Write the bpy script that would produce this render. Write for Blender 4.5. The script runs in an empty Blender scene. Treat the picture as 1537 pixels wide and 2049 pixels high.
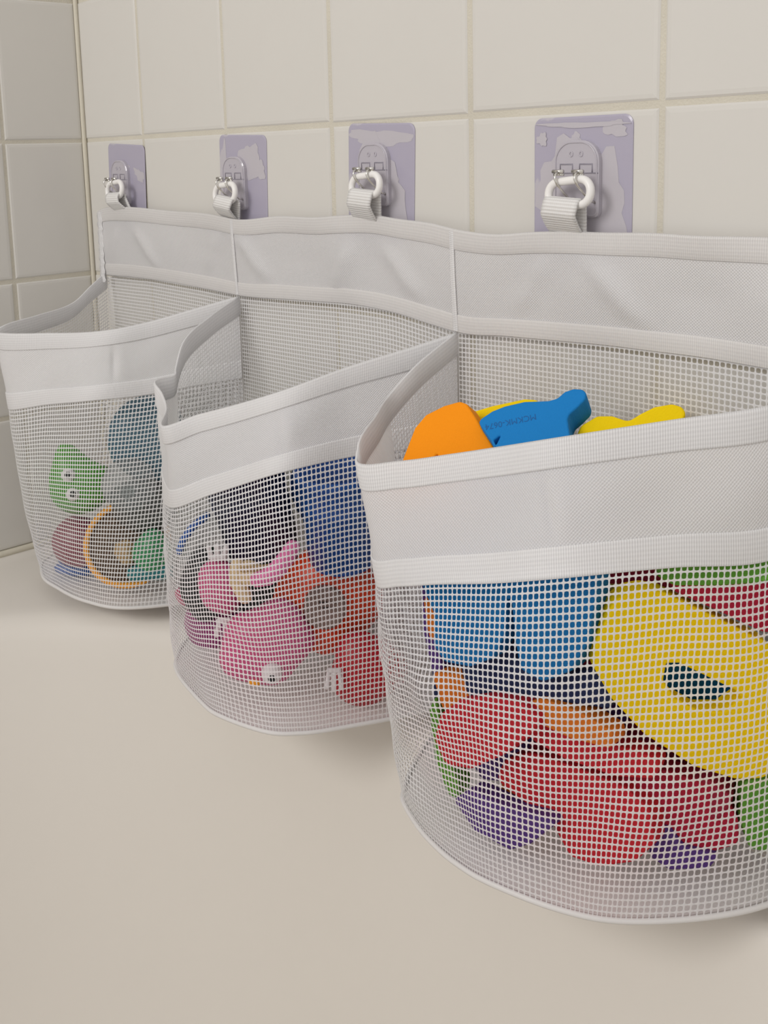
import bpy, bmesh, math, random
import numpy as np
from mathutils import Vector, Matrix
random.seed(4)
C = bpy.context.scene.collection
PI = math.pi

# ------------------------------------------------------------------ materials
def mat(name, col, rough=.5, bump=0, bscale=200, spec=.5, trans=0, transl=0, var=0, ior=1.45, coat=0):
    m = bpy.data.materials.new(name); m.use_nodes = True
    nt = m.node_tree; N = nt.nodes; L = nt.links
    p = N['Principled BSDF']; out = N['Material Output']
    p.inputs['Base Color'].default_value = (*col, 1)
    p.inputs['Roughness'].default_value = rough
    p.inputs['Specular IOR Level'].default_value = spec
    p.inputs['IOR'].default_value = ior
    p.inputs['Transmission Weight'].default_value = trans
    p.inputs['Coat Weight'].default_value = coat
    tc = N.new('ShaderNodeTexCoord')
    if var:
        n = N.new('ShaderNodeTexNoise'); n.inputs['Scale'].default_value = 25; n.inputs['Detail'].default_value = 4
        L.new(tc.outputs['Object'], n.inputs['Vector'])
        r = N.new('ShaderNodeMix'); r.data_type = 'RGBA'
        r.inputs['A'].default_value = (*[c*(1-var) for c in col], 1); r.inputs['B'].default_value = (*[min(1, c*(1+var)) for c in col], 1)
        L.new(n.outputs['Fac'], r.inputs['Factor']); L.new(r.outputs['Result'], p.inputs['Base Color'])
    if bump:
        n = N.new('ShaderNodeTexNoise'); n.inputs['Scale'].default_value = bscale; n.inputs['Detail'].default_value = 2
        L.new(tc.outputs['Object'], n.inputs['Vector'])
        b = N.new('ShaderNodeBump'); b.inputs['Strength'].default_value = bump; b.inputs['Distance'].default_value = .001
        L.new(n.outputs['Fac'], b.inputs['Height']); L.new(b.outputs['Normal'], p.inputs['Normal'])
    if transl:
        t = N.new('ShaderNodeBsdfTranslucent'); t.inputs['Color'].default_value = (*col, 1)
        mx = N.new('ShaderNodeMixShader'); mx.inputs['Fac'].default_value = transl
        L.new(p.outputs['BSDF'], mx.inputs[1]); L.new(t.outputs['BSDF'], mx.inputs[2]); L.new(mx.outputs['Shader'], out.inputs['Surface'])
    return m

def weave(name, col, dark, pu, pv, mode='dots', transl=.3, bump=.5, rough=.55):
    """woven cloth: pu, pv = thread pitch in metres along the metric UV map"""
    m = bpy.data.materials.new(name); m.use_nodes = True
    nt = m.node_tree; N = nt.nodes; L = nt.links
    p = N['Principled BSDF']; out = N['Material Output']
    p.inputs['Roughness'].default_value = rough; p.inputs['Specular IOR Level'].default_value = .35
    p.inputs['Sheen Weight'].default_value = .15
    uv = N.new('ShaderNodeUVMap'); uv.uv_map = 'metric'
    sep = N.new('ShaderNodeSeparateXYZ'); L.new(uv.outputs['UV'], sep.inputs[0])
    def op(o, a, b=None):
        n = N.new('ShaderNodeMath'); n.operation = o
        for i, x in enumerate((a, b)):
            if x is None: continue
            if isinstance(x, (int, float)): n.inputs[i].default_value = x
            else: L.new(x, n.inputs[i])
        return n.outputs[0]
    su = op('SINE', op('MULTIPLY', sep.outputs['X'], 2*PI/pu)); sv = op('SINE', op('MULTIPLY', sep.outputs['Y'], 2*PI/pv))
    if mode == 'dots': h = op('MULTIPLY', su, sv)
    elif mode == 'rib': h = op('ADD', op('MULTIPLY', su, .7), op('MULTIPLY', sv, .3))
    else: h = op('ADD', op('MULTIPLY', sv, .8), op('MULTIPLY', su, .2))
    h = op('ADD', op('MULTIPLY', h, .5), .5)
    mx = N.new('ShaderNodeMix'); mx.data_type = 'RGBA'
    mx.inputs['A'].default_value = (*dark, 1); mx.inputs['B'].default_value = (*col, 1)  # cavity shade between the threads is painted in as the dark colour
    L.new(h, mx.inputs['Factor']); L.new(mx.outputs['Result'], p.inputs['Base Color'])
    b = N.new('ShaderNodeBump'); b.inputs['Strength'].default_value = bump; b.inputs['Distance'].default_value = .00025
    L.new(h, b.inputs['Height']); L.new(b.outputs['Normal'], p.inputs['Normal'])
    t = N.new('ShaderNodeBsdfTranslucent'); t.inputs['Color'].default_value = (*col, 1)
    ms = N.new('ShaderNodeMixShader'); ms.inputs['Fac'].default_value = transl
    L.new(p.outputs['BSDF'], ms.inputs[1]); L.new(t.outputs['BSDF'], ms.inputs[2]); L.new(ms.outputs['Shader'], out.inputs['Surface'])
    return m

# ------------------------------------------------------------------ object helpers
def link(name, me, parent=None, m=None):
    o = bpy.data.objects.new(name, me); C.objects.link(o)
    if parent is not None: o.parent = parent
    for x in (m if isinstance(m, (list, tuple)) else [m] if m else []): me.materials.append(x)
    return o

def tag(o, label=None, cat=None, group=None, kind=None):
    if label: o['label'] = label
    if cat: o['category'] = cat
    if group: o['group'] = group
    if kind: o['kind'] = kind
    return o

def empty(name, loc=(0, 0, 0)):
    o = bpy.data.objects.new(name, None); C.objects.link(o); o.location = loc; o.empty_display_size = .01
    return o

def from_arrays(name, V, F, smooth=True, uv=None):
    me = bpy.data.meshes.new(name); V = np.asarray(V, np.float32); F = np.asarray(F, np.int32)
    me.vertices.add(len(V)); me.vertices.foreach_set('co', V.ravel())
    k = F.shape[1]
    me.loops.add(F.size); me.loops.foreach_set('vertex_index', F.ravel())
    me.polygons.add(len(F)); me.polygons.foreach_set('loop_start', np.arange(len(F), dtype=np.int32)*k)
    me.update(calc_edges=True)
    me.polygons.foreach_set('use_smooth', np.full(len(F), smooth))
    if uv is not None:
        l = me.uv_layers.new(name='metric'); l.data.foreach_set('uv', np.asarray(uv, np.float32)[F.ravel()].ravel())
    me.validate(); return me

def bm_obj(name, bm, m, parent=None, smooth=True):
    me = bpy.data.meshes.new(name); bm.normal_update(); bm.to_mesh(me); bm.free()
    if smooth:
        for p in me.polygons: p.use_smooth = True
    return link(name, me, parent, m)

def frame(o, n):
    """4x4 matrix at o whose z axis is n and whose y axis points up along the plane"""
    n = Vector(n).normalized(); v = (Vector((0, 0, 1)) - n*n.z).normalized(); u = v.cross(n)
    M = Matrix((u, v, n)).transposed().to_4x4(); M.translation = o; return M

def grid_faces(nu, nv):
    i, j = np.meshgrid(np.arange(nu), np.arange(nv), indexing='ij'); a = i*(nv+1)+j
    return np.stack([a, a+nv+1, a+nv+2, a+1], -1).reshape(-1, 4)

def tube(bm, pts, r, n=10, cap=True, closed=False):
    pts = [Vector(p) for p in pts]; rings = []; k = len(pts)
    rr = r if isinstance(r, (list, tuple)) else [r]*k
    ref = None
    for i, p in enumerate(pts):
        a = pts[(i-1) % k] if (closed or i > 0) else p; b = pts[(i+1) % k] if (closed or i < k-1) else p
        t = (b-a).normalized()
        if ref is None:
            ref = t.orthogonal().normalized()
        ref = (ref - t*ref.dot(t)).normalized(); q = t.cross(ref)
        rings.append([bm.verts.new(p + (ref*math.cos(2*PI*j/n) + q*math.sin(2*PI*j/n))*rr[i]) for j in range(n)])
    for i in range(k if closed else k-1):
        A, B = rings[i], rings[(i+1) % k]
        for j in range(n): bm.faces.new((A[j], A[(j+1) % n], B[(j+1) % n], B[j]))
    if cap and not closed:
        bm.faces.new(rings[0][::-1]); bm.faces.new(rings[-1])

def capsule(bm, pts, r, n=12):
    """tube with rounded ends"""
    pts = [Vector(p) for p in pts]; a = (pts[0]-pts[1]).normalized(); b = (pts[-1]-pts[-2]).normalized()
    r0 = r if not isinstance(r, (list, tuple)) else r[0]; r1 = r if not isinstance(r, (list, tuple)) else r[-1]
    rr = list(r) if isinstance(r, (list, tuple)) else [r]*len(pts)
    P = [pts[0]+a*r0*.98, pts[0]+a*r0*.8, pts[0]+a*r0*.45] + pts + [pts[-1]+b*r1*.45, pts[-1]+b*r1*.8, pts[-1]+b*r1*.98]
    tube(bm, P, [r0*.15, r0*.6, r0*.9]+rr+[r1*.9, r1*.6, r1*.15], n)

def lathe(bm, prof, n=40, M=Matrix()):
    rings = []
    for r, z in prof:
        rings.append([bm.verts.new(M @ Vector((r*math.cos(2*PI*j/n), r*math.sin(2*PI*j/n), z))) for j in range(n)])
    for A, B in zip(rings, rings[1:]):
        for j in range(n): bm.faces.new((A[j], A[(j+1) % n], B[(j+1) % n], B[j]))
    bm.faces.new(rings[0][::-1]); bm.faces.new(rings[-1])

def fillet(pts, r, seg=5):
    out = []; n = len(pts)
    for i in range(n):
        p = Vector(pts[i]); a = Vector(pts[i-1])-p; b = Vector(pts[(i+1) % n])-p
        la, lb = a.length, b.length; a.normalize(); b.normalize()
        ang = a.angle(b); d = min(r/max(math.tan(ang/2), .05), la*.45, lb*.45)
        A = p+a*d; B = p+b*d
        for k in range(seg+1):
            t = k/seg; out.append(A*(1-t)**2 + p*2*t*(1-t) + B*t*t)
    return out

def slab(name, o, n, T, r, outline, m, parent=None, holes=(), bev=.9):
    """foam plate: rounded outline (mm, in its own plane), front face at o facing n, T mm thick"""
    cu = bpy.data.curves.new(name, 'CURVE'); cu.dimensions = '2D'; cu.fill_mode = 'BOTH'
    cu.extrude = T/2-bev; cu.bevel_depth = bev; cu.bevel_resolution = 3; cu.offset = -bev
    for k, pl in enumerate([outline]+list(holes)):
        pl = fillet(pl, r if k == 0 else 1.0); s = cu.splines.new('POLY'); s.points.add(len(pl)-1); s.use_cyclic_u = True
        for q, p in zip(s.points, pl): q.co = (p.x, p.y, 0, 1)
    t = bpy.data.objects.new('tmp_curve', cu); C.objects.link(t)
    me = bpy.data.meshes.new_from_object(t.evaluated_get(bpy.context.evaluated_depsgraph_get()))
    bpy.data.objects.remove(t); bpy.data.curves.remove(cu)
    me.transform(Matrix.Scale(.001, 4) @ Matrix.Translation((0, 0, -T/2)))
    me.name = name; me.materials.clear()
    ob = link(name, me, parent, m); ob.matrix_world = frame(o, n)
    return ob

# ------------------------------------------------------------------ camera
cam = bpy.data.cameras.new('camera'); co = bpy.data.objects.new('camera', cam); C.objects.link(co)
CR = Matrix(((0.64677123, -0.10163235, 0.75588216), (0.76210671, 0.12467661, -0.63533385), (-0.02967036, 0.98697852, 0.15809194)))
Mx = CR.to_4x4(); Mx.translation = (0.7684, -0.3906, -0.0166); co.matrix_world = Mx
cam.sensor_fit = 'VERTICAL'; cam.sensor_height = 36; cam.lens = 35.879
cam.shift_x = .05109; cam.shift_y = -.19024; cam.clip_start = .01
bpy.context.scene.camera = co
RIGHT, UP, BACK = (Vector(CR.col[i]) for i in range(3))

# ------------------------------------------------------------------ room: two tiled walls and the tub
P0 = .108
tile_m = mat('glazed_tile', (.685, .662, .622), .22, spec=.45, var=.012, bump=.05, bscale=30)
grout_m = mat('grout', (.64, .60, .51), .9, bump=.4, bscale=900, var=.12)
caulk_m = mat('caulk', (.66, .615, .51), .6, bump=.2, bscale=300, var=.08)
def tiled(name, us, zs, to, parent=None):
    """pillow-edged tiles between the lines us x zs with a grout bed behind; to(u, z, out) gives the point"""
    V = []; F = []; MI = []; g = .0012
    prof = [(0, -.0016), (.0003, -.0008), (.0012, -.0002), (.003, 0)]
    for a, b in zip(us, us[1:]):
        for c, d in zip(zs, zs[1:]):
            j = [random.uniform(-.0004, .0004) for _ in range(4)]
            base = len(V)
            for ins, dep in prof:
                for (x, z) in ((a+g+j[0]+ins, c+g+j[2]+ins), (b-g+j[1]-ins, c+g+j[2]+ins), (b-g+j[1]-ins, d-g+j[3]-ins), (a+g+j[0]+ins, d-g+j[3]-ins)): V.append(to(x, z, dep))
            for k in range(len(prof)-1):
                for q in range(4):
                    F.append((base+k*4+q, base+k*4+(q+1) % 4, base+k*4+4+(q+1) % 4, base+k*4+4+q)); MI.append(0)
            t = base+4*(len(prof)-1); F.append((t, t+1, t+2, t+3)); MI.append(0)
    b = len(V)
    for (x, z) in ((us[0], zs[0]), (us[-1], zs[0]), (us[-1], zs[-1]), (us[0], zs[-1])): V.append(to(x, z, -.0009))
    F.append((b, b+1, b+2, b+3)); MI.append(1)
    me = from_arrays(name, V, F, False); me.materials.append(tile_m); me.materials.append(grout_m)
    me.polygons.foreach_set('material_index', MI)
    o = link(name, me); o['kind'] = 'structure'; return o
zs = [-3*P0+k*P0 for k in range(0, 12)]
tiled('wall_back', [0.0005, .0919]+[.0919+k*P0 for k in range(1, 14)], zs, lambda u, z, d: (u, -d, z))
tiled('wall_left', [0.0005, .0682]+[.0682+k*P0 for k in range(1, 8)], zs, lambda u, z, d: (d, -u, z))
bm = bmesh.new()
tube(bm, [(.0012, -.0012, z/50) for z in range(-16, 44)], .0019, 8); tag(bm_obj('trim_1', bm, caulk_m), kind='structure')
bm = bmesh.new()
tube(bm, [(.0012, -.75+.03*k, -.3245) for k in range(25)]+[(.0012+.05*k, -.0012, -.3245) for k in range(1, 30)], .0026, 8); tag(bm_obj('trim_2', bm, caulk_m), kind='structure')

enamel = mat('tub_enamel', (.735, .695, .64), .42, spec=.25, var=.01)
def rrect(x0, x1, y0, y1, r, n=14, side=16):
    """rounded rectangle, counter-clockwise, always the same number of points"""
    P = []
    cs = [((x1-r, y1-r), 0), ((x0+r, y1-r), 90), ((x0+r, y0+r), 180), ((x1-r, y0+r), 270)]
    for i, ((cx, cy), a) in enumerate(cs):
        for k in range(n+1):
            t = math.radians(a+90*k/n); P.append((cx+r*math.cos(t), cy+r*math.sin(t)))
        (dx, dy), b = cs[(i+1) % 4]; t = math.radians(b); q = (dx+r*math.cos(t), dy+r*math.sin(t))
        for k in range(1, side): P.append((P[-1][0], P[-1][1]) if 0 else (P[(n+side)*i+n][0]+(q[0]-P[(n+side)*i+n][0])*k/side, P[(n+side)*i+n][1]+(q[1]-P[(n+side)*i+n][1])*k/side))
    return P
loops = []
X1, Y0 = 1.5, -.74
for z, ins, r in [(-.3230, .0005, .004), (-.3262, .0025, .006), (-.3285, .006, .012), (-.3295, .012, .02)]:
    loops.append([(x, y, z) for x, y in rrect(ins, X1-ins, Y0+ins, -ins, r)])
def basin(z, dl, db, r): loops.append([(x, y, z) for x, y in rrect(.055+dl, 1.40-dl*.8, Y0+.07+db, -.022-db, r)])
for z, dl, db, r in [(-.330, -.010, -.004, .25), (-.3306, -.002, 0, .25), (-.3325, .004, .003, .25), (-.337, .0085, .0055, .25), (-.345, .0125, .008, .25), (-.36, .018, .0115, .25), (-.40, .031, .02, .25), (-.46, .051, .033, .25), (-.54, .08, .052, .24), (-.60, .105, .07, .23), (-.64, .135, .09, .21), (-.665, .18, .12, .18), (-.675, .24, .16, .14), (-.677, .33, .24, .08)]:
    basin(z, dl, db, r)
n = len(loops[0]); V = [p for l in loops for p in l]
F = [(k*n+j, k*n+(j+1) % n, (k+1)*n+(j+1) % n, (k+1)*n+j) for k in range(len(loops)-1) for j in range(n)]
me = from_arrays('bathtub', V, F); 
bm = bmesh.new(); bm.from_mesh(me); bm.verts.ensure_lookup_table(); bm.faces.new([bm.verts[(len(loops)-1)*n+j] for j in range(n)])
bmesh.ops.recalc_face_normals(bm, faces=bm.faces)
for f in bm.faces:
    pass
bm.to_mesh(me); bm.free()
for p in me.polygons: p.use_smooth = True
tub = link('bathtub', me, None, enamel)
tag(tub, 'smooth cream enamel bathtub below the tiled walls, under the hanging bag', 'bathtub')
speck = mat('grit', (.22, .2, .17), .8)

# ------------------------------------------------------------------ cloth materials
WH = (.86, .85, .865)
fabric = weave('woven_fabric', (.975, .965, .975), (.77, .76, .77), .00145, .00135, 'dots', .32, 1.0)
hem_m = weave('ribbon_tape', (.96, .95, .955), (.70, .69, .695), .00095, .0016, 'rib', .2, .5, .42)
strap_m = weave('webbing', (.95, .94, .93), (.76, .74, .72), .0011, .0016, 'bands', .12, .9)
net_m = mat('net_thread', (.90, .89, .90), .5, transl=.28)
base_m = mat('base_cloth', (.86, .84, .85), .7, transl=.25, bump=.3, bscale=1500)
tape2_m = weave('satin_tape', (.86, .835, .82), (.70, .68, .67), .00095, .0016, 'rib', .15, .5, .36)
pipe_m = mat('piping', (.84, .82, .81), .45, transl=.2)

# ------------------------------------------------------------------ curved cloth surfaces
def cr(pts, t):
    """Catmull-Rom through pts, t in 0..1 by chord length of the reference parameter"""
    pts = np.asarray(pts, float); return pts, t
class Surf:
    """cloth skin given by rows of control points; s runs along a row, w from the top row (0) to the last (1)"""
    def __init__(self, rows, ws, centre, bulge=0, wr=0, bumps=()):
        self.rows = [np.array(r, float) for r in rows]; self.ws = ws; self.c = np.array(centre, float); self.bulge = bulge; self.wr = wr; self.bumps = bumps
        ref = self.rows[min(1, len(rows)-1)]; d = np.linalg.norm(np.diff(ref, axis=0), axis=1); self.len = d.sum(); self.k = np.concatenate([[0], np.cumsum(d)/d.sum()])
    def row(self, r, s):
        k = self.k; n = len(k); i = np.clip(np.searchsorted(k, s, 'right')-1, 0, n-2); h = k[i+1]-k[i]; t = ((s-k[i])/h)[:, None]
        m = np.zeros_like(r); dk = np.diff(k); sl = np.diff(r, axis=0)/dk[:, None]
        m[0] = sl[0]; m[-1] = sl[-1]; m[1:-1] = (sl[:-1]*dk[1:, None]+sl[1:]*dk[:-1, None])/(dk[:-1]+dk[1:])[:, None]
        hh = h[:, None]; p0, p1, m0, m1 = r[i], r[i+1], m[i]*hh, m[i+1]*hh
        return p0*(2*t**3-3*t**2+1)+m0*(t**3-2*t**2+t)+p1*(-2*t**3+3*t**2)+m1*(t**3-t**2)
    def pos(self, s, w):
        s = np.clip(np.asarray(s, float), 0, 1); w = np.asarray(w, float); out = np.zeros((len(s), 3))
        R = [self.row(r, s) for r in self.rows]
        for a in range(len(R)-1):
            w0, w1 = self.ws[a], self.ws[a+1]; last = a == len(R)-2; first = a == 0
            msk = ((w >= w0) | first) & ((w < w1) | last); t = ((w-w0)/(w1-w0))[:, None]
            p = R[a]*(1-t)+R[a+1]*t
            if a == 1 and self.bulge:
                q = np.clip(t, 0, 1); o = p-self.c; o[:, 2] = 0; o /= np.linalg.norm(o, axis=1)[:, None]+1e-9
                env = np.sin(PI*np.clip(s, 0, 1))[:, None]**.5
                p = p+o*self.bulge*4*q*(1-q)*env
                S = s[:, None]*self.len; W = w[:, None]*.165
                wv = np.sin(S*95+W*60)*.5+np.sin(S*170-W*130+1.3)*.35+np.sin(S*60-W*210+.5)*.4
                p = p+o*self.wr*wv*env*np.clip(4*q*(1-q), 0, 1)**.7
                for (bs, bw, rad, amp) in self.bumps:
                    g = np.exp(-(((S-bs*self.len)**2+(W-bw*.165)**2)/rad**2)); p = p+o*amp*g
            out[msk] = p[msk]
        return out
    def nor(self, s, w, e=.002):
        a = self.pos(np.clip(s+e, 0, 1), w)-self.pos(np.clip(s-e, 0, 1), w); b = self.pos(s, w+e)-self.pos(s, w-e)
        n = np.cross(a, b); n /= np.linalg.norm(n, axis=1)[:, None]+1e-12
        return -n if getattr(self, 'flip', False) else n
    def off(self, s, w, d):
        s = np.asarray(s, float).ravel(); w = np.asarray(w, float).ravel(); return self.pos(s, w)+self.nor(s, w)*np.asarray(d).reshape(-1, 1)

def lattice(surf, s0, s1, w0, w1, pitch, height, th=.20, ridge=.00014, warp=0):
    """open square netting between s0..s1 and w0..w1: a ring of eight quads round each hole"""
    nu = max(2, round(surf.len*abs(s1-s0)/pitch)); nv = max(2, round(height/pitch))
    def ev(a, b, d):
        return surf.off(s0+(s1-s0)*a/nu, w0+(w1-w0)*b/nv, np.full(a.size, d))
    i, j = np.meshgrid(np.arange(2*nu+1), np.arange(2*nv+1), indexing='ij')
    V = [ev(i.ravel()/2, j.ravel()/2, ridge)]; n0 = i.size
    ci, cj = np.meshgrid(np.arange(nu), np.arange(nv), indexing='ij'); ci = ci.ravel(); cj = cj.ravel()
    h = .5-th/2; k = h*.83; offs = [(-k, -k), (0, -h), (k, -k), (h, 0), (k, k), (0, h), (-k, k), (-h, 0)]
    oidx = [(0, 0), (1, 0), (2, 0), (2, 1), (2, 2), (1, 2), (0, 2), (0, 1)]
    for (a, b) in offs: V.append(ev(ci+.5+a, cj+.5+b, 0.0))
    nc = ci.size; st = 2*nv+1
    O = [(2*ci+a)*st+2*cj+b for a, b in oidx]; I = [n0+q*nc+np.arange(nc) for q in range(8)]
    F = [np.stack([O[q], O[(q+1) % 8], I[(q+1) % 8], I[q]], -1) for q in range(8)]
    return np.concatenate(V), np.concatenate(F)

def sheet(surf, s0, s1, w0, w1, nu, nv, d, metric_h):
    i, j = np.meshgrid(np.linspace(s0, s1, nu+1), np.linspace(w0, w1, nv+1), indexing='ij')
    V = surf.off(i, j, np.full(i.size, d)); uv = np.stack([i.ravel()*surf.len, (j.ravel()-w0)/(w1-w0)*metric_h], -1)
    return V, grid_faces(nu, nv), uv

def ribbon(surf, s0, s1, prof, nu):
    """tape swept along the surface; prof = [(w, offset, v metres)]"""
    S = np.linspace(s0, s1, nu+1); n = len(prof); V = np.zeros((nu+1, n, 3)); uv = np.zeros((nu+1, n, 2))
    for q, (w, d, v) in enumerate(prof):
        V[:, q] = surf.off(S, np.full(nu+1, w), np.full(nu+1, d)); uv[:, q, 0] = S*surf.len; uv[:, q, 1] = v
    return V.reshape(-1, 3), grid_faces(nu, n-1), uv.reshape(-1, 2)
def join(parts):
    V = []; F = []; U = []; b = 0
    for p in parts:
        V.append(p[0]); F.append(p[1]+b); b += len(p[0])
        if len(p) > 2: U.append(p[2])
    return np.concatenate(V), np.concatenate(F), (np.concatenate(U) if U else None)

# ------------------------------------------------------------------ the organizer
org = empty('hanging_organizer', (.32, -.006, -.055))
tag(org, 'white mesh bath toy organizer with three pockets hanging on purple hooks', 'toy organizer')
def part(name, V, F, m, parent, uv=None, smooth=True):
    o = link(name, from_arrays(name, V, F, smooth, uv), parent, m)
    o.matrix_parent_inverse = parent.matrix_world.inverted() if parent.type != 'EMPTY' else Matrix.Translation(-parent.location)
    return o
top = [(.0335, -.0553), (.0373, -.0545), (.0773, -.052), (.138, -.0536), (.195, -.0546), (.2237, -.0571), (.2665, -.054), (.3051, -.0535), (.3275, -.0518), (.3507, -.0509), (.3724, -.0527), (.3948, -.0539), (.4209, -.057), (.442, -.0579), (.4619, -.0562), (.4861, -.055), (.4995, -.0549), (.5293, -.054), (.5477, -.0543), (.5764, -.0538), (.606, -.0545)]
lowx = [.0335, .0386, .1046, .1721, .2188, .2633, .3298, .3632, .39, .4134, .4418, .5002, .5491, .5784, .606]
lowz = [-.106, -.106, -.104, -.1053, -.1072, -.1053, -.1023, -.1031, -.1066, -.1101, -.1079, -.1051, -.1043, -.105, -.106]
low = []
for k, (x, z) in enumerate(top):
    low.append((x, -.0075, float(np.interp(x, lowx, lowz))))
topr = [(x, -.0095+.0012*math.sin(x*55), z) for x, z in top]
mid = [((a[0]+b[0])/2, -.0085+.0013*math.sin(a[0]*70+1)+.0008*math.sin(a[0]*150), (a[2]+b[2])/2) for a, b in zip(topr, low)]
HD = Surf([topr, mid, low], [0, .5, 1], (.32, .5, -.08)); HD.flip = False
if HD.nor(np.array([.5]), np.array([.5]))[0][1] > 0: HD.flip = True
V, F, U = sheet(HD, 0, 1, 0, 1, 240, 16, 0, .052)
# soft diagonal pull wrinkles below the hanging loops
for lx in (.075, .209, .345, .481):
    dx = V[:, 0]-lx; dz = -.056-V[:, 2]
    V[:, 1] -= .0026*np.exp(-((dx*.8-dz*.75-.004)/.006)**2)*np.clip((dz-.0095)/.008, 0, 1)*np.clip((.0415-dz)/.01, 0, 1)
    V[:, 1] -= .0018*np.exp(-((dx+dz*.6+.004)/.006)**2)*np.clip((dz-.0095)/.008, 0, 1)*np.clip((.0415-dz)/.01, 0, 1)
part('header_panel', V, F, fabric, org, U)
H = .052
V, F, U = ribbon(HD, 0, 1, [(.190, .0001, .010), (.188, .0006, .0099), (.184, .0007, .0097), (.10, .0008, .005), (.012, .0008, .0006), (.0, .0007, 0), (-.010, .0001, -.001), (0, -.0006, -.002), (.10, -.0007, -.007), (.19, -.0003, -.012)], 260)
part('header_binding', V, F, tape2_m, org, U)
V, F, U = ribbon(HD, 0, 1, [(.825, .0001, 0), (.827, .0005, .0002), (.832, .0006, .0004), (.90, .0007, .004), (.990, .0006, .0085), (.998, .0005, .0088), (1.0, .0001, .009), (.99, -.0005, .0095)], 260)
part('header_tape', V, F, tape2_m, org, U)
sj = [float(np.interp(x, [p[0] for p in low], HD.k)) for x in (.2165, .4128)]
sj = []
for x in (.2175, .4128):
    S = np.linspace(0, 1, 800); P = HD.pos(S, np.full(800, .5)); sj.append(float(S[np.argmin(abs(P[:, 0]-x))]))
for s in sj:
    e = .0016/HD.len
    i, j = np.meshgrid(np.linspace(s-e, s+e, 5), np.linspace(.01, .99, 40), indexing='ij')
    d = (.0008+.0005*np.sqrt(np.clip(1-((i-s)/e)**2, 0, 1))).ravel()
    V = HD.off(i, j, d); part('seam', V, grid_faces(4, 39), hem_m, org, np.stack([j.ravel()*H, i.ravel()*HD.len], -1))
# binding on the free left edge
zz = np.linspace(-.056, -.112, 30); V = []; U = []
for q, z in enumerate(zz):
    xo = .0335-.0018*abs(math.sin(q*.9))-.0012*(q/30)
    for a, (dx, dy) in enumerate(((.006, -.0095), (.004, -.0107), (0, -.0105), (-.001, -.0085), (.002, -.007))): V.append((xo+dx, dy, z)); U.append((z, a*.002))
part('edge_binding', V, grid_faces(29, 4), hem_m, org, U)
# net back panel behind each pocket
for (xa, xb) in ((.034, .2155), (.2165, .4112), (.4122, .605)):
    n_ = 8; r0 = [(xa+(xb-xa)*q/n_, -.0058-.0012*math.sin(PI*q/n_), float(np.interp(xa+(xb-xa)*q/n_, lowx, lowz))+.002) for q in range(n_+1)]
    r1 = [(xa+(xb-xa)*q/n_, -.0055, -.2) for q in range(n_+1)]; r2 = [(xa+(xb-xa)*q/n_, -.0055, -.3145) for q in range(n_+1)]
    B = Surf([r0, r1, r2], [0, .45, 1], ((xa+xb)/2, .5, -.2)); B.flip = B.nor(np.array([.5]), np.array([.5]))[0][1] > 0
    V, F = lattice(B, 0, 1, 0, 1, .0025, .208, th=.21); part('back_net', V, F, net_m, org)

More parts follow.
